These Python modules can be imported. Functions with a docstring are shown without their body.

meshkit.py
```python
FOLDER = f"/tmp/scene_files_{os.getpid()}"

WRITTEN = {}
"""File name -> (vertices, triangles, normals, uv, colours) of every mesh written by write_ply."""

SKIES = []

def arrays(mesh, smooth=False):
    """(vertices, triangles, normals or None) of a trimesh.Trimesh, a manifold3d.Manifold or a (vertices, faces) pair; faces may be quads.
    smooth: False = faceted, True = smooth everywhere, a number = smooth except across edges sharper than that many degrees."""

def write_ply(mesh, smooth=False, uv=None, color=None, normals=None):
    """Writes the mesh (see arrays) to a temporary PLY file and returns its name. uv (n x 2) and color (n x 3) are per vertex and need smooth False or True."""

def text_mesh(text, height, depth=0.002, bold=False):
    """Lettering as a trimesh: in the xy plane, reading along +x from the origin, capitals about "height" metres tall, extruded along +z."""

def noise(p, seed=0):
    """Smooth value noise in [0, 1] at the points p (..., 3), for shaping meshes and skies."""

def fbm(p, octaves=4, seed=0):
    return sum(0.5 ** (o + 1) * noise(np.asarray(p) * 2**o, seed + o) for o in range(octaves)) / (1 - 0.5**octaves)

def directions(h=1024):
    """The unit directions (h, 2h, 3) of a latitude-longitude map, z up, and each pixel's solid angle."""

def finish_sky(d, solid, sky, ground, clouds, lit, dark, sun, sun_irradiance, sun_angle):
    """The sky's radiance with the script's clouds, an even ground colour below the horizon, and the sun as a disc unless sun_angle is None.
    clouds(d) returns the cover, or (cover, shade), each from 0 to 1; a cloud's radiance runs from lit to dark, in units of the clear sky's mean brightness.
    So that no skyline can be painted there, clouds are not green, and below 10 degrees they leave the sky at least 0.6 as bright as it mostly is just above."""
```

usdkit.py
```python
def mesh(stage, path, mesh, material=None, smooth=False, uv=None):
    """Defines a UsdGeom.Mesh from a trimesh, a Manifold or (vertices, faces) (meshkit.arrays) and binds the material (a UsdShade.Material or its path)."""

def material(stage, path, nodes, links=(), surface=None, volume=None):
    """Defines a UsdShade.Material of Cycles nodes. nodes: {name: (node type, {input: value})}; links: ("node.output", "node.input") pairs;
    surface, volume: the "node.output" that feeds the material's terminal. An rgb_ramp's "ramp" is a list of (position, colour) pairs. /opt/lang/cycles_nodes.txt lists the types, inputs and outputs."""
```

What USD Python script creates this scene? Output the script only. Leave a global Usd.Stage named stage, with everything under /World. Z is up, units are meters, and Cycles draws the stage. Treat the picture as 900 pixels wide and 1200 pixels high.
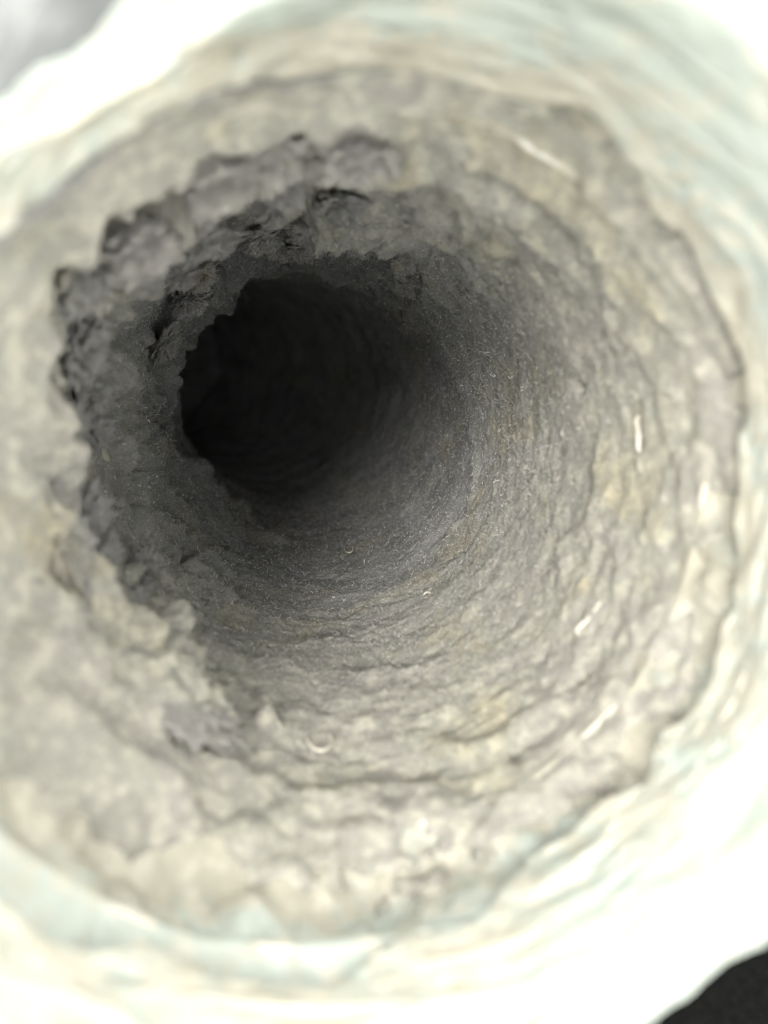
import math
import numpy as np
import trimesh
import usdkit
import meshkit
from meshkit import fbm, noise
from pxr import Gf, Sdf, Usd, UsdGeom, UsdLux, UsdShade, Vt

stage = Usd.Stage.CreateInMemory()
UsdGeom.SetStageUpAxis(stage, UsdGeom.Tokens.z)
UsdGeom.SetStageMetersPerUnit(stage, 1.0)
UsdGeom.Xform.Define(stage, '/World')
UsdGeom.Scope.Define(stage, '/World/Looks')

# ------------------------------------------------------------------ camera, sky, sun, exposure
PITCH = math.radians(66.0)
EYE = np.array([0.0, 0.0, 0.50])
FWD = np.array([0.0, math.cos(PITCH), -math.sin(PITCH)])
UPV = np.array([0.0, math.sin(PITCH), math.cos(PITCH)])
RGT = np.array([1.0, 0.0, 0.0])
EXPOSURE = 2.72
SUN_FROM = np.array([-0.18, 0.08, -1.0])       # towards the sun: right, up, forward as the lens sees it
SUN_I, SUN_ANGLE, SKY = 0.20, 22.0, 0.105

cam = UsdGeom.Camera.Define(stage, '/World/camera')
cam.AddTransformOp().Set(Gf.Matrix4d(*[float(x) for x in np.array([[*RGT, 0], [*UPV, 0], [*(-FWD), 0], [*EYE, 1]]).ravel()]))
cam.CreateFocalLengthAttr(27.0)
cam.CreateHorizontalApertureAttr(27.0)
cam.CreateVerticalApertureAttr(36.0)
cam.CreateFStopAttr(27.0 / 2.7)
cam.CreateFocusDistanceAttr(0.215)
cam.CreateClippingRangeAttr(Gf.Vec2f(0.005, 1000.0))
cam.CreateExposureAttr(EXPOSURE)


def to_world_dir(v):
    return v[0] * RGT + v[1] * UPV + v[2] * FWD


sun_dir = to_world_dir(SUN_FROM)
sun_dir = sun_dir / np.linalg.norm(sun_dir)
elev, rot = math.asin(sun_dir[2]), math.atan2(sun_dir[0], sun_dir[1])
usdkit.material(stage, '/World/Looks/sky_light', {
    'sky': ('sky_texture', {'sky_type': 'single_scattering', 'sun_disc': False, 'sun_elevation': elev, 'sun_rotation': rot}),
    'tc': ('texture_coordinate', {}), 'n': ('noise_texture', {'scale': 2.2, 'detail': 5.0, 'roughness': 0.55}),
    'cr': ('rgb_ramp', {'ramp': [(0.30, (0.80, 0.80, 0.80)), (0.6, (1, 1, 1))]}),
    'mx': ('mix', {'color2': (7.0, 6.9, 6.5)}),
    'bg': ('background_shader', {'strength': SKY})},
    [('tc.generated', 'n.vector'), ('n.fac', 'cr.fac'), ('cr.color', 'mx.fac'), ('sky.color', 'mx.color1'), ('mx.color', 'bg.color')], surface='bg.background')
dome = UsdLux.DomeLight.Define(stage, '/World/sky')
UsdShade.MaterialBindingAPI.Apply(dome.GetPrim()).Bind(UsdShade.Material.Get(stage, '/World/Looks/sky_light'))
dome.GetPrim().SetCustomDataByKey('kind', 'structure')
sun = UsdLux.DistantLight.Define(stage, '/World/sun')
sun.CreateIntensityAttr(SUN_I)
sun.CreateAngleAttr(SUN_ANGLE)
sun.CreateNormalizeAttr(True)
sun.CreateColorAttr(Gf.Vec3f(1.0, 0.97, 0.91))
zz = sun_dir
xx = np.cross([0, 0, 1.0], zz); xx /= np.linalg.norm(xx)
yy = np.cross(zz, xx)
sun.AddTransformOp().Set(Gf.Matrix4d(*[float(x) for x in np.array([[*xx, 0], [*yy, 0], [*zz, 0], [0, 0, 2, 1]]).ravel()]))

# ------------------------------------------------------------------ materials
LK = '/World/Looks/'


# directions of the duct, used by its materials: fuzz stands up, so its grain is drawn out along the duct
_a = to_world_dir(np.array([-0.16, 0.2156, 1.0])); _a /= np.linalg.norm(_a)
_u = np.cross(_a, [0, 0, 1.0]); _u /= np.linalg.norm(_u)
_R = np.stack([_u, np.cross(_a, _u), _a], 1)
DUCT_EULER = (math.atan2(_R[2, 1], _R[2, 2]), math.asin(-_R[2, 0]), math.atan2(_R[1, 0], _R[0, 0]))


def felt(name, dark, light, warm, scale=1.0, sheen=0.25):
    """Matted lint: fibrous speckle over soft tonal patches, warmer and paler with thin house dust and painted-in brightness (primvar dust)."""
    return usdkit.material(stage, LK + name, {
        'g': ('geometry', {}), 'mp': ('mapping', {'mapping_type': 'texture', 'rotation': DUCT_EULER, 'scale': (1.0, 1.0, 2.6)}),
        'n1': ('noise_texture', {'scale': 90.0 * scale, 'detail': 5.0, 'roughness': 0.6}),
        'n2': ('noise_texture', {'scale': 2300.0 * scale, 'detail': 4.0, 'roughness': 0.75}),
        'n3': ('noise_texture', {'scale': 300.0 * scale, 'detail': 7.0, 'roughness': 0.72}),
        'n4': ('voronoi_texture', {'scale': 800.0 * scale}),
        'm': ('math', {'math_type': 'multiply_add', 'value2': 0.5, 'value3': -0.2}),
        'm2': ('math', {'math_type': 'multiply_add', 'value2': 0.9}),
        'r': ('rgb_ramp', {'ramp': [(0.30, dark), (0.52, tuple((a + b) / 2 for a, b in zip(dark, light))), (0.70, light)]}),
        'wr': ('rgb_ramp', {'ramp': [(0.46, (0, 0, 0)), (0.64, (1, 1, 1))]}),
        'at': ('attribute', {'attribute': 'dust'}),
        'wd': ('math', {'math_type': 'multiply_add', 'value2': 0.5, 'value3': 0.38}),
        'wm': ('math', {'math_type': 'multiply', 'use_clamp': True}),
        'mx': ('mix', {'color2': warm}),
        'n5': ('noise_texture', {'scale': 42.0, 'detail': 4.0, 'roughness': 0.6, 'distortion': 0.6}),
        'hr': ('rgb_ramp', {'ramp': [(0.36, (1.0, 0.99, 1.015)), (0.48, (1.0, 1.0, 1.0)), (0.53, (0.985, 1.005, 1.0)), (0.68, (1.09, 1.03, 0.88))]}),
        'hm': ('mix', {'mix_type': 'multiply', 'fac': 1.0}),
        'sp': ('rgb_ramp', {'ramp': [(0.0, (1, 1, 1)), (0.06, (1, 1, 1)), (0.16, (0, 0, 0))]}),
        'spf': ('math', {'math_type': 'multiply', 'value2': 0.55}),
        'mx2': ('mix', {'color2': (0.62, 0.60, 0.56)}),
        'bh': ('math', {'math_type': 'multiply_add', 'value2': 1.0, 'value3': 0.0}),
        'b': ('bump', {'strength': 1.0, 'distance': 0.0011}),
        'p': ('principled_bsdf', {'roughness': 1.0, 'specular_ior_level': 0.0, 'diffuse_roughness': 0.9, 'sheen_weight': sheen * .3, 'sheen_roughness': 0.8}),
    }, [('g.position', 'mp.vector'), ('g.position', 'n1.vector'), ('mp.vector', 'n2.vector'), ('g.position', 'n3.vector'), ('mp.vector', 'n4.vector'),
        ('n1.fac', 'm.value1'), ('n2.fac', 'm2.value1'), ('m.value', 'm2.value3'), ('m2.value', 'r.fac'),
        ('n3.fac', 'wr.fac'), ('wr.color', 'wd.value1'), ('wd.value', 'wm.value1'), ('at.fac', 'wm.value2'), ('wm.value', 'mx.fac'), ('r.color', 'mx.color1'),
        ('n4.distance', 'sp.fac'), ('sp.color', 'spf.value1'), ('spf.value', 'mx2.fac'), ('g.position', 'n5.vector'), ('n5.fac', 'hr.fac'), ('hr.color', 'hm.color2'), ('mx.color', 'hm.color1'), ('hm.color', 'mx2.color1'),
        ('mx2.color', 'p.base_color'), ('n2.fac', 'bh.value1'), ('bh.value', 'b.height'), ('b.normal', 'p.normal')],
        surface='p.BSDF')


M = {}
M['lint'] = felt('grey_lint', (0.056, 0.058, 0.058), (0.232, 0.234, 0.230), (0.51, 0.487, 0.405))
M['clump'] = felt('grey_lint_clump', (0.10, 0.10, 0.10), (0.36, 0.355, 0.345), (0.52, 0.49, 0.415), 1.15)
M['fibre'] = usdkit.material(stage, LK + 'lint_fibre', {
    'i': ('hair_info', {}), 'g': ('geometry', {}), 'n': ('noise_texture', {'scale': 500.0, 'detail': 2.0}),
    'r': ('rgb_ramp', {'ramp': [(0.3, (0.17, 0.17, 0.17)), (0.52, (0.40, 0.39, 0.38)), (0.66, (0.80, 0.78, 0.73))]}),
    'd': ('principled_bsdf', {'roughness': 0.9, 'specular_ior_level': 0.2})},
    [('g.position', 'n.vector'), ('n.fac', 'r.fac'), ('r.color', 'd.base_color')], surface='d.BSDF')
M['pale_fibre'] = usdkit.material(stage, LK + 'pale_fibre', {
    'd': ('principled_bsdf', {'base_color': (0.55, 0.52, 0.45), 'roughness': 0.5})}, [], surface='d.BSDF')
M['vinyl'] = usdkit.material(stage, LK + 'white_vinyl', {
    'g': ('geometry', {}), 'at': ('attribute', {'attribute': 'dust'}),
    'n1': ('noise_texture', {'scale': 70.0, 'detail': 6.0, 'roughness': 0.65}),
    'n2': ('noise_texture', {'scale': 420.0, 'detail': 4.0, 'roughness': 0.6}),
    's': ('math', {'math_type': 'multiply_add', 'value2': 0.8}),
    's2': ('math', {'math_type': 'multiply_add', 'value2': 0.45}),
    'dr': ('rgb_ramp', {'ramp': [(0.80, (0, 0, 0)), (0.88, (0.55, 0.55, 0.55)), (0.98, (1, 1, 1))]}),
    'c': ('mix', {'color1': (0.505, 0.55, 0.51), 'color2': (0.53, 0.505, 0.42)}),
    'n3': ('noise_texture', {'scale': 230.0, 'detail': 3.0, 'roughness': 0.6}),
    'n4': ('noise_texture', {'scale': 900.0, 'detail': 5.0, 'roughness': 0.7}), 'fd': ('math', {'math_type': 'multiply'}), 'fb': ('math', {'math_type': 'multiply_add', 'value2': 1.3}),
    'sr': ('rgb_ramp', {'ramp': [(0.52, (0, 0, 0)), (0.64, (0.8, 0.8, 0.8))]}),
    'c2': ('mix', {'color2': (0.66, 0.63, 0.54)}),
    'rr': ('math', {'math_type': 'multiply_add', 'value2': 0.5, 'value3': 0.12}),
    'b': ('bump', {'strength': 0.4, 'distance': 0.0012}),
    'p': ('principled_bsdf', {'specular_ior_level': 0.5}),
    't': ('translucent_bsdf', {}),
    'x': ('mix_closure', {'fac': 0.34})},
    [('g.position', 'n1.vector'), ('g.position', 'n2.vector'), ('n1.fac', 's.value1'), ('at.fac', 's.value3'), ('n2.fac', 's2.value1'), ('s.value', 's2.value3'),
     ('s2.value', 'dr.fac'), ('dr.color', 'c.fac'), ('g.position', 'n3.vector'), ('n3.fac', 'sr.fac'), ('sr.color', 'c2.fac'), ('c.color', 'c2.color1'), ('c2.color', 'p.base_color'), ('c2.color', 't.color'), ('dr.color', 'rr.value1'), ('rr.value', 'p.roughness'),
     ('dr.color', 'fd.value1'), ('n4.fac', 'fd.value2'), ('fd.value', 'fb.value1'), ('n1.fac', 'fb.value3'), ('g.position', 'n4.vector'), ('fb.value', 'b.height'), ('b.normal', 'p.normal'), ('p.BSDF', 'x.closure1'), ('t.BSDF', 'x.closure2')], surface='x.closure')
M['rib'] = usdkit.material(stage, LK + 'shiny_rib', {
    'g': ('geometry', {}), 'n1': ('noise_texture', {'scale': 130.0, 'detail': 5.0, 'roughness': 0.6}),
    'dr': ('rgb_ramp', {'ramp': [(0.36, (0, 0, 0)), (0.44, (1, 1, 1))]}),
    'c': ('mix', {'color1': (0.66, 0.67, 0.62), 'color2': (0.49, 0.455, 0.395)}),
    'rr': ('math', {'math_type': 'multiply_add', 'value2': 0.75, 'value3': 0.12}),
    'p': ('principled_bsdf', {'specular_ior_level': 0.6})},
    [('g.position', 'n1.vector'), ('n1.fac', 'dr.fac'), ('dr.color', 'c.fac'), ('c.color', 'p.base_color'), ('dr.color', 'rr.value1'), ('rr.value', 'p.roughness')], surface='p.BSDF')
M['film'] = usdkit.material(stage, LK + 'shaded_grey_film', {  # shade on the turned-back sleeve, put into a darkened plastic colour
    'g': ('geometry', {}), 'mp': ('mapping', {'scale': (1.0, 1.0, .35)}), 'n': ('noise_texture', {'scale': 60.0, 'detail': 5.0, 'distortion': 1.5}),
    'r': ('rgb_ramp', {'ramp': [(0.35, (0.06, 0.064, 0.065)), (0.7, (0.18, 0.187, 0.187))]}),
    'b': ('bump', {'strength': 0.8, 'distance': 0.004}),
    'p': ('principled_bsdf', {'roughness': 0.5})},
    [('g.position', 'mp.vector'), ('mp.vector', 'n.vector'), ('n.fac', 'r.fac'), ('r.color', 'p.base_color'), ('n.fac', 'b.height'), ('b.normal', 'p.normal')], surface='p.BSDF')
M['ground'] = usdkit.material(stage, LK + 'black_ground', {
    'g': ('geometry', {}), 'n': ('noise_texture', {'scale': 160.0, 'detail': 6.0, 'roughness': 0.7}),
    'r': ('rgb_ramp', {'ramp': [(0.35, (0.0008, 0.001, 0.0009)), (0.7, (0.003, 0.0032, 0.003))]}),
    'b': ('bump', {'strength': 0.6, 'distance': 0.002}),
    'p': ('principled_bsdf', {'roughness': 0.9, 'specular_ior_level': 0.05})},
    [('g.position', 'n.vector'), ('n.fac', 'r.fac'), ('r.color', 'p.base_color'), ('n.fac', 'b.height'), ('b.normal', 'p.normal')], surface='p.BSDF')

# ------------------------------------------------------------------ helpers
counts = {}


def unique(path):
    n = counts.get(path, 0)
    counts[path] = n + 1
    return path if n == 0 else f'{path}_{n:03d}'


def tag(prim, label=None, category=None, group=None, kind=None):
    for k, v in (('label', label), ('category', category), ('group', group), ('kind', kind)):
        if v:
            prim.SetCustomDataByKey(k, v)
    return prim


def W(p):
    """millimetres, right / up / forward -> metres in the world"""
    p = np.asarray(p, float) * 1e-3
    return EYE + p[..., :1] * RGT + p[..., 1:2] * UPV + p[..., 2:3] * FWD


def thing(name, base, **kw):
    """An Xform at the thing's base (mm, right / up / forward)."""
    x = UsdGeom.Xform.Define(stage, unique('/World/' + name))
    b = W(np.asarray(base, float))
    x.AddTranslateOp().Set(Gf.Vec3d(*map(float, b)))
    tag(x.GetPrim(), **kw)
    return x.GetPrim(), b


def part(name, holder, v, f, mat, smooth=True, dust=None, kind=None, label=None):
    """v in millimetres (right / up / forward)"""
    parent, base = holder
    path = unique(f'{parent.GetPath()}/{name}')
    used, f = np.unique(f, return_inverse=True)
    f = f.reshape(-1, 3)
    v = v[used]
    dust = None if dust is None else np.ravel(dust)[used]
    m = usdkit.mesh(stage, path, (W(v) - base, f), M[mat], smooth=smooth)
    if dust is not None:
        UsdGeom.PrimvarsAPI(m).CreatePrimvar('dust', Sdf.ValueTypeNames.FloatArray, 'vertex').Set(Vt.FloatArray.FromNumpy(np.asarray(dust, np.float32).ravel()))
    tag(m.GetPrim(), kind=kind, label=label)
    return m


def curves(path, lists, widths, mat, base):
    c = UsdGeom.BasisCurves.Define(stage, path)
    c.CreateTypeAttr('linear')
    c.CreateCurveVertexCountsAttr(Vt.IntArray([len(x) for x in lists]))
    c.CreatePointsAttr(Vt.Vec3fArray.FromNumpy((W(np.vstack(lists)) - base).astype(np.float32)))
    c.CreateWidthsAttr(Vt.FloatArray.FromNumpy(np.asarray(widths, np.float32)))
    c.SetWidthsInterpolation('vertex')
    UsdShade.MaterialBindingAPI.Apply(c.GetPrim()).Bind(M[mat])
    return c


def grid_faces(n, m, wrap):
    i, j = np.meshgrid(np.arange(n - 1), np.arange(m if wrap else m - 1), indexing='ij')
    a, b = i * m + j, i * m + (j + 1) % m
    q = np.stack([a, b, b + m, a + m], -1).reshape(-1, 4)
    return np.vstack([q[:, [0, 2, 1]], q[:, [0, 3, 2]]])


def sstep(a, b, x):
    t = np.clip((x - a) / (b - a), 0, 1)
    return t * t * (3 - 2 * t)


# ------------------------------------------------------------------ the duct's own geometry (mm)
R0, PITCH_MM = 50.0, 18.0
AX = np.array([-0.16, 0.2156, 1.0])
U = np.array([1.0, 0.0, 0.16]); U /= np.linalg.norm(U)
V = np.cross(AX / np.linalg.norm(AX), U); V = -V if V[1] < 0 else V
V /= np.linalg.norm(V)
PHI_TL = math.radians(135)


def centre(s):
    s = np.asarray(s, float)
    c = np.stack([14 - 0.16 * s, -19.4 + 0.2156 * s, s], -1)
    t = np.maximum(s - 290, 0)
    c[..., 0] -= 0.0017 * t ** 2
    c[..., 1] += 0.0002 * t ** 2
    return c


def tube_point(s, phi, r):
    r = np.asarray(r)[..., None]
    return centre(s) + r * (np.cos(phi)[..., None] * U + np.sin(phi)[..., None] * V)


def wobble(s, phi):
    return 5.0 * (fbm(np.stack([np.cos(phi) * 2.2 + 3, np.sin(phi) * 2.2 + 3, s * .03], -1), 3, 77) - .5)


def rib_phase(s, phi):
    """0 on a wire turn, 0.5 half way to the next one; the wire climbs towards the mouth clockwise"""
    turn = np.mod(PHI_TL - phi, 2 * np.pi) / (2 * np.pi)
    return np.mod((s + PITCH_MM * turn - 75.0 + wobble(s, phi)) / PITCH_MM, 1.0)


def cyl(s, phi, ks, kc, off=0.0):
    """3-D noise coordinates on the tube: ks per mm along, kc per mm round"""
    return np.stack([np.cos(phi) * R0 * kc + 31.7 + off, np.sin(phi) * R0 * kc + 17.3 + off, s * ks + 9.1], -1)


def wall_radius(s, phi):
    ph = rib_phase(s, phi)
    bulge = 3.6 * np.sin(np.pi * ph) ** 0.8                        # the skin bellies out between the wires
    wr = (fbm(cyl(s, phi, .09, .24), 4, 5) - .5) * 5.0 * np.sin(np.pi * ph)
    cre = np.abs(fbm(cyl(s, phi, .06, .17, 5), 3, 8) - .5) * 8.0 * np.sin(np.pi * ph)   # sharp folds
    dent = (noise(cyl(s, phi, .02, .03), 3) - .5) * 3.0
    return R0 + bulge + wr - cre * (1 - .9 * sstep(112, 150, s)) + dent


def on_wall(px, py, r=R0):
    """Point of the duct's wall that a place in the picture (900 x 1200) shows: (s, phi)"""
    d = np.array([(px - 450) / 900.0, -(py - 600) / 900.0, 1.0])
    t = np.linspace(30, 560, 4000)
    rel = d * t[:, None] - np.array([14, -19.4, 0]) 
    a = AX / np.linalg.norm(AX)
    # station on the axis, then distance from the (bent) centre line
    s = np.clip(((rel @ a) / np.linalg.norm(AX)), 30, 560)
    q = d * t[:, None] - centre(s)
    u, v = q @ U, q @ V
    k = np.argmax(np.hypot(u, v) >= r) if (np.hypot(u, v) >= r).any() else len(t) - 1
    start = np.argmax(np.hypot(u, v) < r)
    k = start + np.argmax(np.hypot(u, v)[start:] >= r)
    return s[k], math.atan2(v[k], u[k])


# ------------------------------------------------------------------ ground
def disc_ground():
    n = 96
    rr = np.array([0.0001, .3, .8, 2, 6, 20, 80, 400])
    ph = np.linspace(0, 2 * np.pi, n, endpoint=False)
    v = np.stack([np.outer(rr, np.cos(ph)), np.outer(rr, np.sin(ph)), np.zeros((len(rr), n))], -1).reshape(-1, 3)
    f = grid_faces(len(rr), n, True)[:, ::-1]
    g = usdkit.mesh(stage, '/World/ground', (v, f), M['ground'])
    tag(g.GetPrim(), kind='structure')


disc_ground()

# ------------------------------------------------------------------ flexible duct
duct = thing('flexible_duct', tube_point(np.array(64.0), np.array(-np.pi / 2), np.array(R0)),
             label='white ribbed plastic duct seen down its open mouth, clogged with grey lint', category='duct')
S_MOUTH, S_END = 60.0, 540.0


CUT_S, CUT_PHI = on_wall(832, 1138, r=R0 + 2)

CUTS = [on_wall(80, 57, r=R0 + 4), on_wall(868, 30, r=R0 - 2)]


def from_mouth(s, phi):
    """the mouth is cut back towards the lower right"""
    d = np.mod(phi - CUT_PHI + np.pi, 2 * np.pi) - np.pi
    bite = np.exp(-(d / .55) ** 2) * (1 + .10 * (fbm(np.stack([np.cos(phi) * 9, np.sin(phi) * 9, phi * 0], -1), 3, 12) - .5))
    cut = (CUT_S - S_MOUTH) * bite
    for (cs, cp), w in zip(CUTS, (.50, .26)):
        d = np.mod(phi - cp + np.pi, 2 * np.pi) - np.pi
        cut = cut + (cs - S_MOUTH) * np.exp(-(d / w) ** 2) * (1 + .12 * (fbm(np.stack([np.cos(phi) * 7, np.sin(phi) * 7, phi * 0], -1), 3, 13) - .5))
    return s + cut * np.clip(1 - (s - S_MOUTH) / 30, 0, 1)


def dust_on_wall(s, phi):
    n = fbm(cyl(s, phi, .05, .05, 2), 4, 21)
    ph = rib_phase(s, phi)
    return .20 + .45 * sstep(84, 112, s + 46 * (n - .5) + 5 * np.sin(np.pi * ph))


def build_wall():
    s = np.concatenate([np.arange(S_MOUTH, 200, .7), np.arange(200, S_END, 2.0)])
    phi = np.linspace(0, 2 * np.pi, 480, endpoint=False)
    S, P = np.meshgrid(s, phi, indexing='ij')
    S = from_mouth(S, P)
    r = wall_radius(S, P)
    dust = .95 * dust_on_wall(S, P)
    v_in = tube_point(S, P, r).reshape(-1, 3)
    part('duct_wall', duct, v_in, grid_faces(len(s), len(phi), True), 'vinyl', True, dust)


def build_ribs():
    """each turn of the wire under its skin of plastic"""
    for k in range(0, 9):
        n = 260
        t = np.linspace(0, 1, n)
        phi = PHI_TL - 2 * np.pi * t
        s = 75.0 + PITCH_MM * (k - t)
        s = s - wobble(s - wobble(s, phi), phi)
        if s.max() < S_MOUTH - 1 or s.min() > S_END - 20:
            continue
        r = R0 + .75 + (noise(cyl(s, phi, .02, .03), 3) - .5) * 3.0 + np.maximum(3.2 * (fbm(cyl(s, phi, .1, .10), 3, 9) - .5), -.35) + 3.5 * sstep(126, 140, s)
        dg = np.degrees(np.mod(phi + np.pi, 2 * np.pi) - np.pi)
        dash = sstep(.38, .58, noise(np.stack([phi * 9.0, phi * 0 + 2.2, phi * 0], -1), 55))
        r = r - 1.8 * dash * sstep(-46, -38, dg) * (1 - sstep(24, 36, dg)) * sstep(113, 117, s) * (1 - sstep(134, 138, s))
        r = r + 2.2 * sstep(-125, -110, dg) * (1 - sstep(-66, -56, dg)) * sstep(106, 112, s)
        c = tube_point(s, phi, r)
        m = 10
        a = np.linspace(0, 2 * np.pi, m, endpoint=False)
        rad = np.stack([np.cos(phi), np.sin(phi)], -1) @ np.stack([U, V])
        tg = AX / np.linalg.norm(AX)
        w = .40 + .45 * (fbm(np.stack([t * 45, t * 0 + k * 3.3, t * 0], -1), 3, 4) - .5)
        v = c[:, None] + (w[:, None] * np.cos(a))[..., None] * rad[:, None] + (1.2 * w[:, None] * np.sin(a))[..., None] * tg
        dust = np.repeat(.85 * dust_on_wall(s, phi), m)
        if s.min() < CUT_S + 1:
            s_ok = s > from_mouth(np.full(n, S_MOUTH), phi) + .8
            i0 = np.argmax(s_ok[::-1]); last = n - i0
            first = last - np.argmin(s_ok[:last][::-1]) if not s_ok[:last].all() else 0
            v, dust, cnt = v[first:last], dust[first * m:last * m], last - first
        else:
            cnt = n
        if cnt < 8:
            continue
        part('wire_rib', duct, v.reshape(-1, 3), grid_faces(cnt, m, True), 'rib', True, dust)


LINER_EDGE = [(-15, 250), (75, 182), (180, 112), (232, 92), (350, 88), (430, 84), (560, 100), (640, 116), (702, 155), (748, 222), (800, 300), (848, 420), (862, 600),
              (835, 780), (760, 900), (690, 955), (590, 1030), (450, 1118), (300, 1130), (150, 1098), (0, 1045)]


def liner_edge(phi):
    sp = np.array([on_wall(*p, r=R0 - 1) for p in LINER_EDGE])
    o = np.argsort(np.mod(sp[:, 1], 2 * np.pi))
    a, b = np.mod(sp[o, 1], 2 * np.pi), sp[o, 0]
    rg = (fbm(cyl(phi * 0 + 80, phi, .1, .11), 4, 202) - .5) * 9
    return np.interp(np.mod(phi, 2 * np.pi), np.concatenate([[a[-1] - 2 * np.pi], a, [a[0] + 2 * np.pi]]), np.concatenate([[b[-1]], b, [b[0]]])) + rg


def build_liner():
    """the clean plastic skin of the first turns, which ends inside in a torn lip; the dirt starts behind it"""
    n, m = 70, 620
    q = np.linspace(0, 1, n)
    phi = np.linspace(0, 2 * np.pi, m, endpoint=False)
    Q, P = np.meshgrid(q, phi, indexing='ij')
    s0 = from_mouth(np.full_like(P, S_MOUTH), P) + .6
    e = np.maximum(liner_edge(phi)[None], s0 + 4)
    S = s0 + Q * (e - s0)
    lift = .1 + 1.9 * np.exp(-((np.mod(P - math.radians(140) + np.pi, 2 * np.pi) - np.pi) / .7) ** 2)
    fold = np.abs(fbm(cyl(S, P, .16, .055, 3), 4, 205) - .5) * 4.5
    soft = (fbm(cyl(S, P, .05, .06, 6), 3, 206) - .5) * 3.0
    base = R0 - .7 + (noise(cyl(S, P, .02, .03), 3) - .5) * 3.0
    r = base + fold * 1.1 + soft * .5 - lift * sstep(6, 0, e - S)
    r = np.where(Q < .12, r + (wall_radius(s0, P) - r) * (1 - Q / .12) ** 2, r)
    top = tube_point(S, P, r)
    low = tube_point(S[-1:] + .15, P[-1:], r[-1:] + .7)
    back = tube_point(S[-1:] - 5, P[-1:], r[-1:] + 1.4)
    v = np.concatenate([top, low, back]).reshape(-1, 3)
    d = .30 * sstep(20, 1, np.concatenate([e - S, S[-2:] * 0]))
    part('torn_liner', duct, v, grid_faces(n + 2, m, True), 'vinyl', True, d)


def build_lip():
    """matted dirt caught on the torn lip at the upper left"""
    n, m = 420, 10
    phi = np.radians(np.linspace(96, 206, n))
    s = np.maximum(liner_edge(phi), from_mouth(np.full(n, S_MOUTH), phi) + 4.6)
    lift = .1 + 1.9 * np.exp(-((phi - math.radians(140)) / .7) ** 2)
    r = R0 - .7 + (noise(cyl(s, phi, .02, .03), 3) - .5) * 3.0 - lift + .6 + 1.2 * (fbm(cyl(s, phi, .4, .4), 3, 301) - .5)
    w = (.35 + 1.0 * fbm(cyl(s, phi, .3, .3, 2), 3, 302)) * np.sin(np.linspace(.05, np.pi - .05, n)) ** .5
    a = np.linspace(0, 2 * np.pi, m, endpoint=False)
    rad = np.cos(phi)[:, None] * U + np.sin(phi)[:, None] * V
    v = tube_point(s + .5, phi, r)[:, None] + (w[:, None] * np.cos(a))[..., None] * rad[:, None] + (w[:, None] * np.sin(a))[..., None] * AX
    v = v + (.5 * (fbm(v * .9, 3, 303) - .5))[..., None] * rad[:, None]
    part('dirty_lip', duct, v.reshape(-1, 3), grid_faces(n, m, True), 'clump', True, np.full(n * m, .1))


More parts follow.
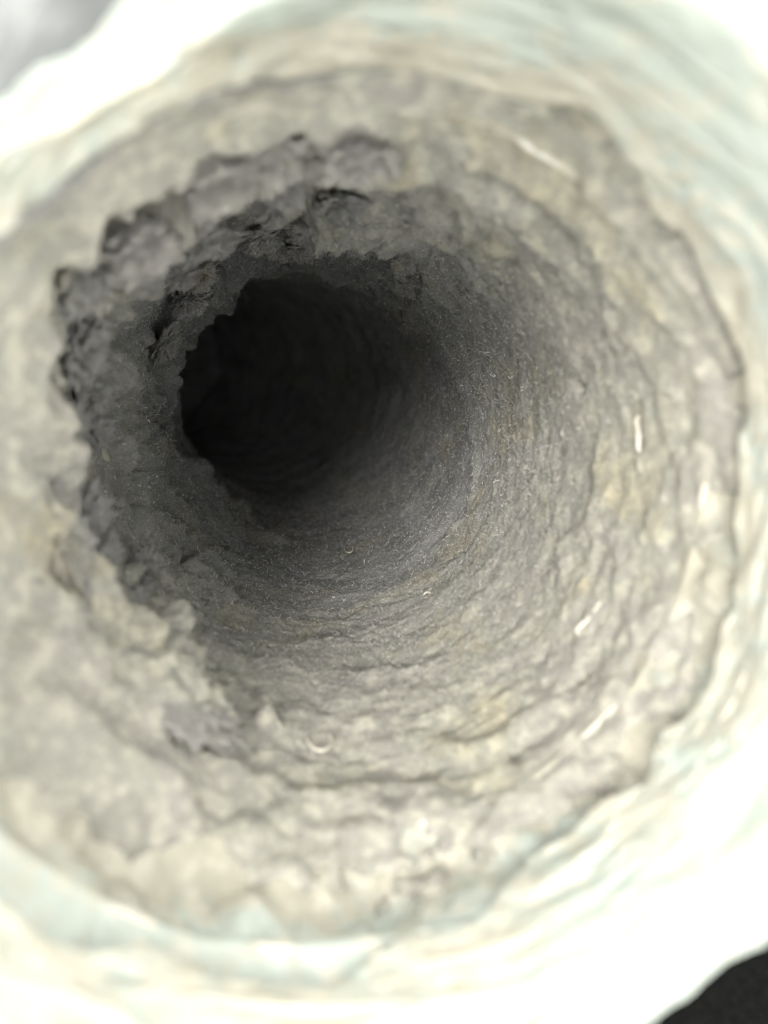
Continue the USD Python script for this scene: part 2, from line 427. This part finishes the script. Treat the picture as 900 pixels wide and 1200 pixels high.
def build_collar():
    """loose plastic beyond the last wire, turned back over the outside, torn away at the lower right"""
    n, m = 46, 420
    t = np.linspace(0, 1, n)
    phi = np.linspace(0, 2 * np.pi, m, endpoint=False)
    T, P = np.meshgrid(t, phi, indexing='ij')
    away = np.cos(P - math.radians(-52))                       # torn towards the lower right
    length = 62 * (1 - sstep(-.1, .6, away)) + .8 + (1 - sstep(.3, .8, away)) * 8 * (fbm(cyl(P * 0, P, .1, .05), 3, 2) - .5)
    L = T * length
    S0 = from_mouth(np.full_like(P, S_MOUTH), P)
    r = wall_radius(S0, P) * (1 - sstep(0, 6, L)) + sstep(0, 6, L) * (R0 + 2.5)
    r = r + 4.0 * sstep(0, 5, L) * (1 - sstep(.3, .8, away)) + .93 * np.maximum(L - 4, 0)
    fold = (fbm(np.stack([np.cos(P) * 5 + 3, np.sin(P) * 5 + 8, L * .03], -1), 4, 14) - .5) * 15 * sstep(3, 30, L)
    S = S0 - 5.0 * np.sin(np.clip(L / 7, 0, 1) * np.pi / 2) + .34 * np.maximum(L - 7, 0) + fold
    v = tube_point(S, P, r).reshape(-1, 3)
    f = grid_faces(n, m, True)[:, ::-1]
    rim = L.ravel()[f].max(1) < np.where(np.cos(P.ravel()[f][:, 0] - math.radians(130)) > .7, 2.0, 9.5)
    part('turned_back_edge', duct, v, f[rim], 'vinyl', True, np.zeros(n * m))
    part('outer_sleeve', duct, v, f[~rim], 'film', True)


def build_light_plug():  # unseen wad, added to stop light leaking in at the far end
    n, m = 24, 120
    q = np.linspace(0.01, 1, n); a = np.linspace(0, 2 * np.pi, m, endpoint=False)
    Q, A = np.meshgrid(q, a, indexing='ij')
    v = tube_point(S_END - 8 - 14 * (fbm(np.stack([Q * np.cos(A) * 4 + 5, Q * np.sin(A) * 4 + 5, Q * 0], -1), 4, 3)), A, Q * 58)
    h = thing('added_light_plug', centre(S_END - 10), label='added dark wad that keeps light out of the unseen far end of the duct', category='lint')
    part('wad', h, v.reshape(-1, 3), grid_faces(n, m, True), 'lint')


build_light_plug()
build_wall()
build_ribs()
build_liner()
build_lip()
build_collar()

# ------------------------------------------------------------------ lint lining
LEDGES = [  # where thick mats of lint end in a broken lip: places in the picture, height of the lip, how far it runs back
    ([(55, 330), (40, 400), (40, 440), (45, 490), (62, 555), (55, 600), (75, 640), (90, 690), (125, 730), (190, 795)], 4.6, 22),
    ([(250, 245), (185, 300), (165, 372), (100, 412), (75, 470), (78, 505), (110, 570), (150, 600), (162, 680), (182, 742), (250, 800)], 5.0, 20),
    ([(230, 250), (190, 300), (150, 420), (132, 480), (154, 560), (165, 620)], 3.0, 10),
    ([(400, 262), (350, 262), (300, 262), (262, 280), (190, 345)], 4.4, 16),
    ([(480, 372), (430, 340), (350, 318), (270, 325), (215, 372)], 3.6, 14),
    ('wall', [(292, 118), (276, 150), (262, 172), (258, 190), (264, 212), (276, 232), (292, 250)], 5.0, 24),   # the innermost lip, left of the dark bend: (station, degrees)
    ([(470, 200), (400, 180), (300, 190), (240, 210), (150, 240), (105, 290), (75, 335)], 3.0, 13),
    ([(250, 885), (330, 902), (400, 905), (470, 893)], 1.4, 9),
    ([(310, 735), (360, 742), (390, 738)], 1.2, 8),
    ([(400, 785), (450, 775), (500, 765)], 1.0, 8),
    ([(540, 600), (552, 520), (540, 450), (500, 385), (455, 330)], 2.0, 12),
    ([(690, 500), (685, 590), (655, 650), (640, 690)], 1.0, 9),
]


def lint_field():
    s = np.concatenate([np.arange(70, 118, .6), np.arange(118, 310, .42), np.arange(310, 345, .6), np.arange(345, S_END - 4, 1.6)])
    phi = np.linspace(-np.pi, np.pi, 760, endpoint=False)
    S, P = np.meshgrid(s, phi, indexing='ij')
    big = fbm(cyl(S, P, .06, .035), 4, 31) - .5
    mid = fbm(cyl(S, P, .17, .12, 3), 4, 41) - .5
    fine = fbm(cyl(S, P, .36, .75, 7), 3, 51) - .5
    fuzz = noise(cyl(S, P, .75, 1.4, 9), 61) - .5
    base = np.interp(S, [70, 84, 100, 116, 128, 145, 165, 220, 330, 540], [-5.0, -1.9, .3, 1.5, 2.1, 2.5, 2.7, 2.6, 2.2, 2.0])
    deep = sstep(95, 170, S)
    dg = np.mod(np.degrees(P), 360)
    left = sstep(25, 90, dg) * (1 - sstep(215, 265, dg))
    patch = fbm(cyl(S, P, .21, .19, 6), 3, 36) - .5
    h = base + big * (4.2 + 1.8 * left) + patch * (3.0 + 3.0 * left) * (1 - sstep(112, 145, S)) + mid * (.85 + 2.0 * left * deep) + fine * (.22 - .02 * deep + .8 * left * deep) + fuzz * (.25 + .40 * deep + .35 * left * deep)
    # circumferential cracks in the mat
    cr = np.abs(fbm(cyl(S, P, .16, .03, 11), 3, 71) - .5)
    h -= .5 * deep * (1 - sstep(0, .012, cr)) * sstep(.45, .6, noise(cyl(S, P, .03, .05, 1), 72))
    over = np.zeros_like(S)
    rag = (fbm(cyl(S, P, .10, .13), 4, 81) - .5)
    rag2 = (fbm(cyl(S, P, .45, .5), 3, 82) - .5)
    # shaggy overlapping plates on the upper left: each thickens away from the mouth and breaks off
    warp = (fbm(cyl(S, P, .045, .06, 13), 4, 101) - .5) * 40 + (fbm(cyl(S, P, .3, .33, 14), 4, 102) - .5) * 9
    deg = np.mod(np.degrees(P), 360)
    sector = sstep(25, 75, deg) * (1 - sstep(215, 262, deg)) * sstep(98, 120, S) * (1 - sstep(310, 350, S))
    sector = np.maximum(sector, .06 * sstep(150, 175, S) * (1 - sstep(310, 350, S)))
    for per, amp, off in ((17.0, 6.0, 0.0), (9.0, 2.8, 3.1), (4.0, 1.1, 7.7)):
        saw = np.mod((S + warp + off) / per, 1.0)
        saw = np.where(saw < .93, saw / .93, (1 - saw) / .07)
        msk = sstep(.32, .6, noise(cyl(S, P, .06, .05, 20 + per), 103))
        h += (saw ** 1.6 - .35) * amp * (sector * msk + .05 * deep)
        over += .25 * amp * sector * msk * saw ** 6
    crv = np.abs(fbm(cyl(S, P, .20, .06, 18), 4, 104) - .5)
    h -= 3.2 * sector * (1 - sstep(.004, .03, crv)) * sstep(.4, .55, noise(cyl(S, P, .06, .07, 4), 105))
    hl = np.zeros_like(S)
    for i, item in enumerate(LEDGES):
        if item[0] == 'wall':
            _, pts, hh, run = item
            sp = np.array([(a, math.radians(b)) for a, b in pts])
        else:
            pts, hh, run = item
            sp = np.array([on_wall(*p, r=R0 - 3) for p in pts])
        ang = np.unwrap(sp[:, 1])
        o = np.argsort(ang)
        ang, ls = ang[o], sp[o, 0]
        mid_a = (ang[0] + ang[-1]) / 2
        Q = mid_a + np.mod(P - mid_a + np.pi, 2 * np.pi) - np.pi
        edge = np.interp(Q, ang, ls) + rag * 15 * np.where(item[0] == 'wall', .35, 1.0) + rag2 * np.where(item[0] == 'wall', 7.0, 3.0)
        wgt = sstep(ang[0] - .12, ang[0] + .10, Q + rag * .9) * (1 - sstep(ang[-1] - .10, ang[-1] + .12, Q + rag * .9))
        back = edge - S
        lift = np.where(back > 0, np.exp(-np.maximum(back, 0) / run), 0) * sstep(-.4, 1.1, back)
        lift = lift * (.75 + .8 * (noise(cyl(S, P, .12, .12, i), 90 + i)))
        hh = hh * 1.4
        hl += hh * wgt * lift
        # a hollow in the lee of the lip
        hl -= .35 * hh * wgt * np.exp(-((back + 4) / 3.5) ** 2)
        over += .28 * hh * wgt * np.exp(-np.maximum(back, 0) / 3.0) * (back > -.3)
    from scipy.ndimage import gaussian_filter
    h += gaussian_filter(hl, (2.0, 3.2), mode=('nearest', 'wrap'))
    # hollows where the mat has come away behind the lips
    for pc, ph_, s0, s1, dp in [(126, 30, 186, 250, 8.0), (178, 17, 166, 184, 5.0), (203, 14, 172, 196, 5.0), (150, 16, 127, 141, 5.0), (108, 22, 140, 158, 4.0), (176, 14, 128, 138, 5.0),
                                (206, 14, 132, 146, 4.5), (65, 18, 205, 235, 3.0)]:
        ad = np.abs(np.mod(deg - pc + 180, 360) - 180) + rag * 55 + rag2 * 16
        sd = S + rag * 45 + rag2 * 12
        h -= dp * sstep(ph_, ph_ * .55, ad) * sstep(s0 - 1, s0 + 1.5, sd) * (1 - sstep(s0 + (s1 - s0) * .4, s1, sd))
    bare = (sstep(84, 100, deg + rag * 60 + rag2 * 15) * (1 - sstep(150, 165, deg + rag * 20)) * sstep(140, 146, S + rag * 50 + rag2 * 14) * (1 - sstep(238, 252, S + rag * 50))
            + sstep(150, 165, deg + rag * 20) * (1 - sstep(212, 222, deg + rag * 20)) * sstep(134, 139, S + rag * 45 + rag2 * 12) * (1 - sstep(172, 186, S + rag * 20)))
    bare = bare + .8 * sstep(98, 112, deg + rag * 60) * (1 - sstep(160, 175, deg + rag * 60)) * sstep(112, 115, S + rag * 40 + rag2 * 9) * (1 - sstep(124, 132, S + rag * 40))
    h -= 7.0 * bare
    h = h * (1 - left) + gaussian_filter(h, 1.6, mode=('nearest', 'wrap')) * left
    h += (fuzz * .55 + (fbm(cyl(S, P, .55, 1.0, 23), 2, 63) - .5) * .9) * left * deep
    h = np.where((S > 150) | ((S > 104) & (left > .3)), np.maximum(h, .35 + .5 * fine + .3 * fuzz), h)
    # pits
    for px, py, w, dp in [(495, 376, 2.4, 5), (590, 316, 1.7, 3.5), (670, 455, 1.2, 2.5), (130, 400, 3, 4), (95, 665, 2.5, 3), (480, 300, 1.4, 2.5), (455, 265, 1.2, 2)]:
        a, b = on_wall(px, py, R0 - 3)
        dd = np.hypot((S - a) * .55, R0 * (np.mod(P - b + np.pi, 2 * np.pi) - np.pi)) + 1.6 * rag2 + mid * 2
        h -= dp * np.exp(-(dd / w) ** 2)
    wall = wall_radius(S, P)
    fill = .45 + .45 * sstep(88, 112, S) - .15 * sstep(255, 300, S)
    r = wall * (1 - fill) + (R0 + .8) * fill - h
    r = np.where(h < -.2, np.maximum(r, wall + .5), r)
    r = np.where((S > 116) & ((h > .2) | (S > 150)), np.minimum(r, wall - .4), r)
    return s, phi, S, P, r, h, over, deep


def build_lint():
    s, phi, S, P, r, h, over, deep = lint_field()
    X = tube_point(S + over, P, r)
    dust = np.clip(1.0 - sstep(105, 240, S + 30 * (fbm(cyl(S, P, .05, .05, 4), 3, 33) - .5)), 0, 1)  # thin dust, spread deeper to paint in the brightening towards the mouth
    holder = thing('lint_lining', X[150, 165], label='thick matted grey lint lining the inside of the duct wall', category='lint', kind='stuff')
    v = X.reshape(-1, 3)
    f = grid_faces(len(s), len(phi), True)
    inside = (S > from_mouth(np.full_like(S, S_MOUTH), P) + 5).ravel()
    f = f[inside[f].all(1)]
    part('lint_mat', holder, v, f, 'lint', True, dust.ravel(), kind='stuff')
    # loose fibres standing out of the mat
    rng = np.random.default_rng(7)
    n = 52000
    lo, hi = np.searchsorted(s, 118), np.searchsorted(s, 400)
    ii = rng.integers(lo, hi, n * 2)
    jj = rng.integers(0, len(phi), n * 2)
    keep = h[ii, jj] > .3
    ii, jj = ii[keep][:n], jj[keep][:n]
    gs = X[np.minimum(ii + 1, len(s) - 1), jj] - X[ii - 1, jj]
    gp = X[ii, (jj + 1) % len(phi)] - X[ii, jj - 1]
    nr = np.cross(gs, gp)
    nr /= np.linalg.norm(nr, axis=1, keepdims=True) + 1e-9
    inward = -(np.cos(P[ii, jj])[:, None] * U + np.sin(P[ii, jj])[:, None] * V)
    nr *= np.sign((nr * inward).sum(1, keepdims=True) + 1e-9)
    tang = rng.normal(size=(len(ii), 3))
    tang -= (tang * nr).sum(1, keepdims=True) * nr
    tang /= np.linalg.norm(tang, axis=1, keepdims=True)
    ln = rng.uniform(.35, 1.7, len(ii)) * (1 + 1.2 * (rng.random(len(ii)) < .05))
    lift = rng.uniform(.1, .75, len(ii))
    curl = rng.normal(size=(len(ii), 3)) * .35
    p0 = X[ii, jj] - nr * .1
    p1 = p0 + (tang * (1 - lift)[:, None] * .5 + nr * lift[:, None] * .55 + curl * .12) * ln[:, None]
    p2 = p1 + (tang * .6 + nr * (lift - .35)[:, None] * .7 + curl * .5) * ln[:, None] * .6
    pts = np.stack([p0, p1, p2], 1)
    w = rng.uniform(.04, .095, len(ii))
    wd = (np.stack([w, w, w * .5], 1) * 1e-3).ravel()
    c = curves(f'{holder[0].GetPath()}/loose_fibres', list(pts), wd, 'fibre', holder[1])
    tag(c.GetPrim(), kind='stuff')
    return s, phi, r, X


LS, LP, LR, LX = build_lint()


# ------------------------------------------------------------------ separate clumps, fibres and flakes
def lint_radius(s, phi):
    i = np.clip(np.searchsorted(LS, s), 1, len(LS) - 1)
    j = np.mod(np.round((phi - LP[0]) / (LP[1] - LP[0])).astype(int), len(LP))
    return LR[i, j]


def clump(px, py, along, around, thick, seed, label, group=None, beige=.0, hairs=420, at=None, rc=None, fine=5, name='lint_clump', category='lint clump'):
    """A tuft of felted lint with a broken far lip, stuck to the mat at the place that the picture shows at (px, py)."""
    s0, p0 = at if at else on_wall(px, py, R0 - 3)
    ball = trimesh.creation.icosphere(fine)
    q = np.array(ball.vertices)
    n1 = fbm(q * 1.7 + seed * 7.3 + 50, 4, seed) - .5
    n2 = fbm(q * 5.5 + seed * 3.1 + 50, 4, seed + 3) - .5
    n3 = fbm(q * 14 + seed + 50, 4, seed + 5) - .5
    k = (1 + 1.0 * n1 + .95 * n2 + .75 * n3)[:, None]
    w = q * k
    a, b, c = w[:, 0] * along / 2, w[:, 1] * around / 2, w[:, 2]
    rc = rc or np.median(lint_radius(s0 + np.linspace(-along, along, 9) * .3, np.full(9, p0)))
    c = np.where(c > 0, c * thick, c * thick * .7)
    a = a + np.maximum(c, 0) * .45                                  # leans deeper into the duct
    X = tube_point(s0 + a, p0 + b / R0, rc + .3 - c)
    h = thing(name, tube_point(np.array(s0), np.array(p0), np.array(rc)), label=label, category=category, group=group)
    part('felted_lint', h, X, np.array(ball.faces)[:, ::-1], 'clump', True, np.full(len(X), beige))
    rng = np.random.default_rng(seed)
    m = trimesh.Trimesh(X, ball.faces, process=False)
    idx = rng.integers(0, len(X), hairs)
    idx = idx[c[idx] > -.1 * thick]
    cen = tube_point(np.array(s0), np.array(p0), np.array(rc))
    nr = X[idx] - cen
    nr /= np.linalg.norm(nr, axis=1, keepdims=True) + 1e-9
    ln = rng.uniform(.4, 1.6, len(idx))[:, None]
    e = rng.normal(size=(len(idx), 3)) * .7
    A = X[idx] - nr * .15
    B = A + (nr + e) * ln * .45
    Cc = B + (nr * .4 + e + rng.normal(size=e.shape) * .5) * ln * .4
    wd = rng.uniform(.035, .07, len(idx))
    cv = curves(f'{h[0].GetPath()}/loose_fibres', list(np.stack([A, B, Cc], 1)), (np.stack([wd, wd, wd * .5], 1) * 1e-3).ravel(), 'fibre', h[1])
    tag(cv.GetPrim(), kind='stuff')


CLUMPS = [  # px, py, along, around, thick (mm), seed, beige, label
    (122, 335, 26, 17, 3.6, 1, .25, 'pale grey lobe with a sharp lower lip, upper left above the darkest hollow'),
    (92, 515, 20, 15, 3.2, 2, .2, 'light grey tuft left of the shaggy dark column of lint'),
    (128, 490, 24, 15, 3.4, 3, .0, 'shaggy dark grey column of lint left of the black hole'),
    (128, 640, 18, 14, 3.6, 4, .0, 'mid grey rounded lobe below the shaggy column, with a pit on its left'),
    (165, 715, 16, 13, 3.2, 5, .05, 'grey felted lobe under the rounded lobe, at the lower left of the hole'),
    (222, 775, 15, 13, 3.0, 6, .1, 'soft grey lobe ending in a pale corner, lowest on the left side'),
    (55, 640, 16, 20, 3.2, 7, .3, 'large pale blurred lobe of lint at the left edge'),
    (312, 292, 26, 15, 3.2, 8, .0, 'shaggy grey chunk hanging from the top, just above the black hole'),
    (235, 262, 18, 12, 2.8, 9, .2, 'ragged beige and grey clump at the upper left, over dark cracks'),
    (345, 222, 14, 13, 2.4, 10, .5, 'beige crumb of lint below the shiny white flake'),
    (430, 300, 24, 13, 2.2, 11, .35, 'pale woolly streaked tuft at the upper right rim of the hole'),
    (482, 335, 26, 11, 2.0, 12, .1, 'soft grey tuft right above the dark pit beside the hole'),
    (200, 325, 22, 9, 2.4, 13, .0, 'small dark tuft between the pale upper left lobe and the hole'),
    (222, 850, 12, 16, 2.2, 14, .55, 'cream lobe of dusty lint under the soft grey lobe, lower left'),
    (505, 275, 16, 12, 1.8, 15, .75, 'yellowish beige patch of lint at the upper right, outside the grey mat'),
    (60, 395, 14, 12, 2.6, 16, .6, 'creamy blurred clump at the left edge above the light grey tuft'),
]
for c in CLUMPS:
    clump(c[0], c[1], c[2], c[3], c[4], c[5], c[7], beige=c[6])


# crumbs and shreds that bridge the hollow behind the lips on the left and across the top
rng_c = np.random.default_rng(23)
CLOCK = {45: 'half past one', 60: 'one', 75: 'half past twelve', 90: 'twelve', 105: 'half past eleven', 120: 'eleven', 135: 'half past ten', 150: 'ten', 165: 'half past nine', 180: 'nine', 195: 'half past eight', 210: 'eight'}
ROWS = {122: 'outermost', 143: 'second', 160: 'third', 180: 'fourth', 203: 'fifth', 228: 'innermost'}
k = 0
for s0, row in ROWS.items():
    for d0, clock in CLOCK.items():
        ss, dd_, skip = s0 + rng_c.uniform(-5, 5), d0 + rng_c.uniform(-6, 6), rng_c.random() < .45
        sz, th, bg, rr = rng_c.uniform(.65, 1.35), rng_c.uniform(2.4, 3.8), rng_c.uniform(0, .2), rng_c.uniform(44.5, 47.5)
        k += 1
        if skip or (d0 > 155 and s0 > 170) or (d0 < 85 and s0 < 175) or (s0 < 130 and d0 > 170):
            continue
        if d0 < 85:
            sz, th, bg, rr = sz * .9, th * .7, .35, rr + 2.0
        bg = max(bg, .75 - (s0 - 110) / 60)
        size = 'small' if sz < .85 else 'larger' if sz > 1.15 else 'medium'
        clump(0, 0, 13 * sz, 10 * sz, th, 300 + k, f'{size} grey lint crumb at {clock} round the hole, {row} row', 'lint crumbs on the left and above the hole', bg, 160,
              (ss, math.radians(dd_)), rr, 5, 'lint_crumb', 'lint crumb')


def strand(name, pts, width, mat, lift, label, category, curl=0.0, seed=0):
    """One fibre lying on the lint along places in the picture, as a thin round tube."""
    from scipy.interpolate import CubicSpline
    P3 = []
    for i, (px, py) in enumerate(pts):
        s0, p0 = on_wall(px, py, R0 - 3)
        P3.append((s0, p0, lint_radius(np.array(s0), np.array(p0))))
    P3 = np.array(P3)
    P3[:, 2] = P3[:, 2].min() - np.array(lift[:len(P3)])
    P3 = tube_point(P3[:, 0], P3[:, 1], P3[:, 2])
    t = np.linspace(0, 1, len(P3))
    c = CubicSpline(t, P3)(np.linspace(0, 1, 28))
    tg = np.gradient(c, axis=0); tg /= np.linalg.norm(tg, axis=1, keepdims=True)
    a = np.cross(tg, AX); a /= np.linalg.norm(a, axis=1, keepdims=True)
    b = np.cross(tg, a)
    g = np.linspace(0, 2 * np.pi, 8, endpoint=False)
    w = width / 2 * np.sin(np.linspace(.25, np.pi - .25, 28)) ** .4
    v = c[:, None] + w[:, None, None] * (np.cos(g)[None, :, None] * a[:, None] + np.sin(g)[None, :, None] * b[:, None])
    h = thing(name, c[0], label=label, category=category)
    part('strand', h, v.reshape(-1, 3), grid_faces(28, 8, True), mat)


strand('curled_fibre', [(362, 848), (364, 862), (376, 871), (388, 864), (386, 852)], 0.55, 'pale_fibre', [.1, .3, .4, .3, .1], 'thick curled cream fibre on the blurred lint below the hole', 'fibre')
strand('curled_fibre', [(404, 640), (406, 648), (412, 648), (413, 641)], .45, 'pale_fibre', [.4, .9, .9, .6], 'tiny white hooked fibre on dark lint straight below the hole', 'fibre')
strand('curled_fibre', [(262, 346), (266, 352), (267, 360)], .3, 'pale_fibre', [.5, 1.4, 2.2], 'left one of two short white hairs hanging at the top of the hole', 'fibre')
strand('curled_fibre', [(284, 342), (288, 349), (289, 357)], .3, 'pale_fibre', [.5, 1.4, 2.2], 'right one of two short white hairs hanging at the top of the hole', 'fibre')
strand('curled_fibre', [(494, 693), (498, 691), (502, 691)], .5, 'pale_fibre', [.5, .8, .5], 'short cream fleck on grey lint at the lower right of the hole', 'fibre')


def flake(pts_a, pts_b, seed, label):
    """A curled scale of bare white plastic peeling off the wall, between two edges given as places in the picture."""
    n, m = 30, 12
    E = []
    for pts, lift in ((pts_a, -.5), (pts_b, .9)):
        q = []
        for px, py in pts:
            s0, p0 = on_wall(px, py, R0 - 2)
            q.append((s0, p0, min(lint_radius(np.array(s0 - 3), np.array(p0)), lint_radius(np.array(s0 + 1), np.array(p0)), R0 + 2) - lift))
        q = np.array(q)
        E.append(np.stack([np.interp(np.linspace(0, 1, n), np.linspace(0, 1, len(q)), q[:, i]) for i in range(3)], -1))
    t = np.linspace(0, 1, m)[None, :, None]
    t = t * np.sin(np.pi * np.linspace(.04, .96, n))[:, None, None] ** .7 * (.7 + .6 * noise(np.stack([np.linspace(0, 9, n), np.zeros(n), np.full(n, seed)], -1), 6))[:, None, None]
    q = E[0][:, None] * (1 - t) + E[1][:, None] * t
    q[..., 2] += .9 * np.sin(np.pi * t[..., 0]) + .5 * (fbm(np.stack([q[..., 0] * .4, q[..., 1] * 20, q[..., 0] * 0 + seed], -1), 3, seed) - .5)
    top = tube_point(q[..., 0], q[..., 1], q[..., 2])
    low = tube_point(q[..., 0], q[..., 1], q[..., 2] + .35)
    f = grid_faces(n, m, False)
    edge = np.concatenate([np.arange(m), np.arange(1, n) * m + m - 1, (n - 1) * m + np.arange(m - 2, -1, -1), np.arange(n - 2, 0, -1) * m])
    a, b = edge, np.roll(edge, -1)
    v = np.vstack([top.reshape(-1, 3), low.reshape(-1, 3)])
    k = n * m
    side = np.vstack([np.stack([a, b, b + k], -1), np.stack([a, b + k, a + k], -1)])
    h = thing('plastic_flake', top[0, 0], label=label, category='plastic flake')
    part('scale', h, v, np.vstack([f, f[:, ::-1] + k, side]), 'vinyl', 40, None)


flake([(372, 166), (400, 166), (440, 182)], [(376, 169), (402, 172), (438, 186)], 3, 'shiny white sliver of plastic peeling off above the hole, the larger one')
flake([(276, 236), (300, 229), (332, 224)], [(279, 239), (303, 234), (333, 226)], 5, 'thin pale sliver of plastic left of the larger shiny sliver')
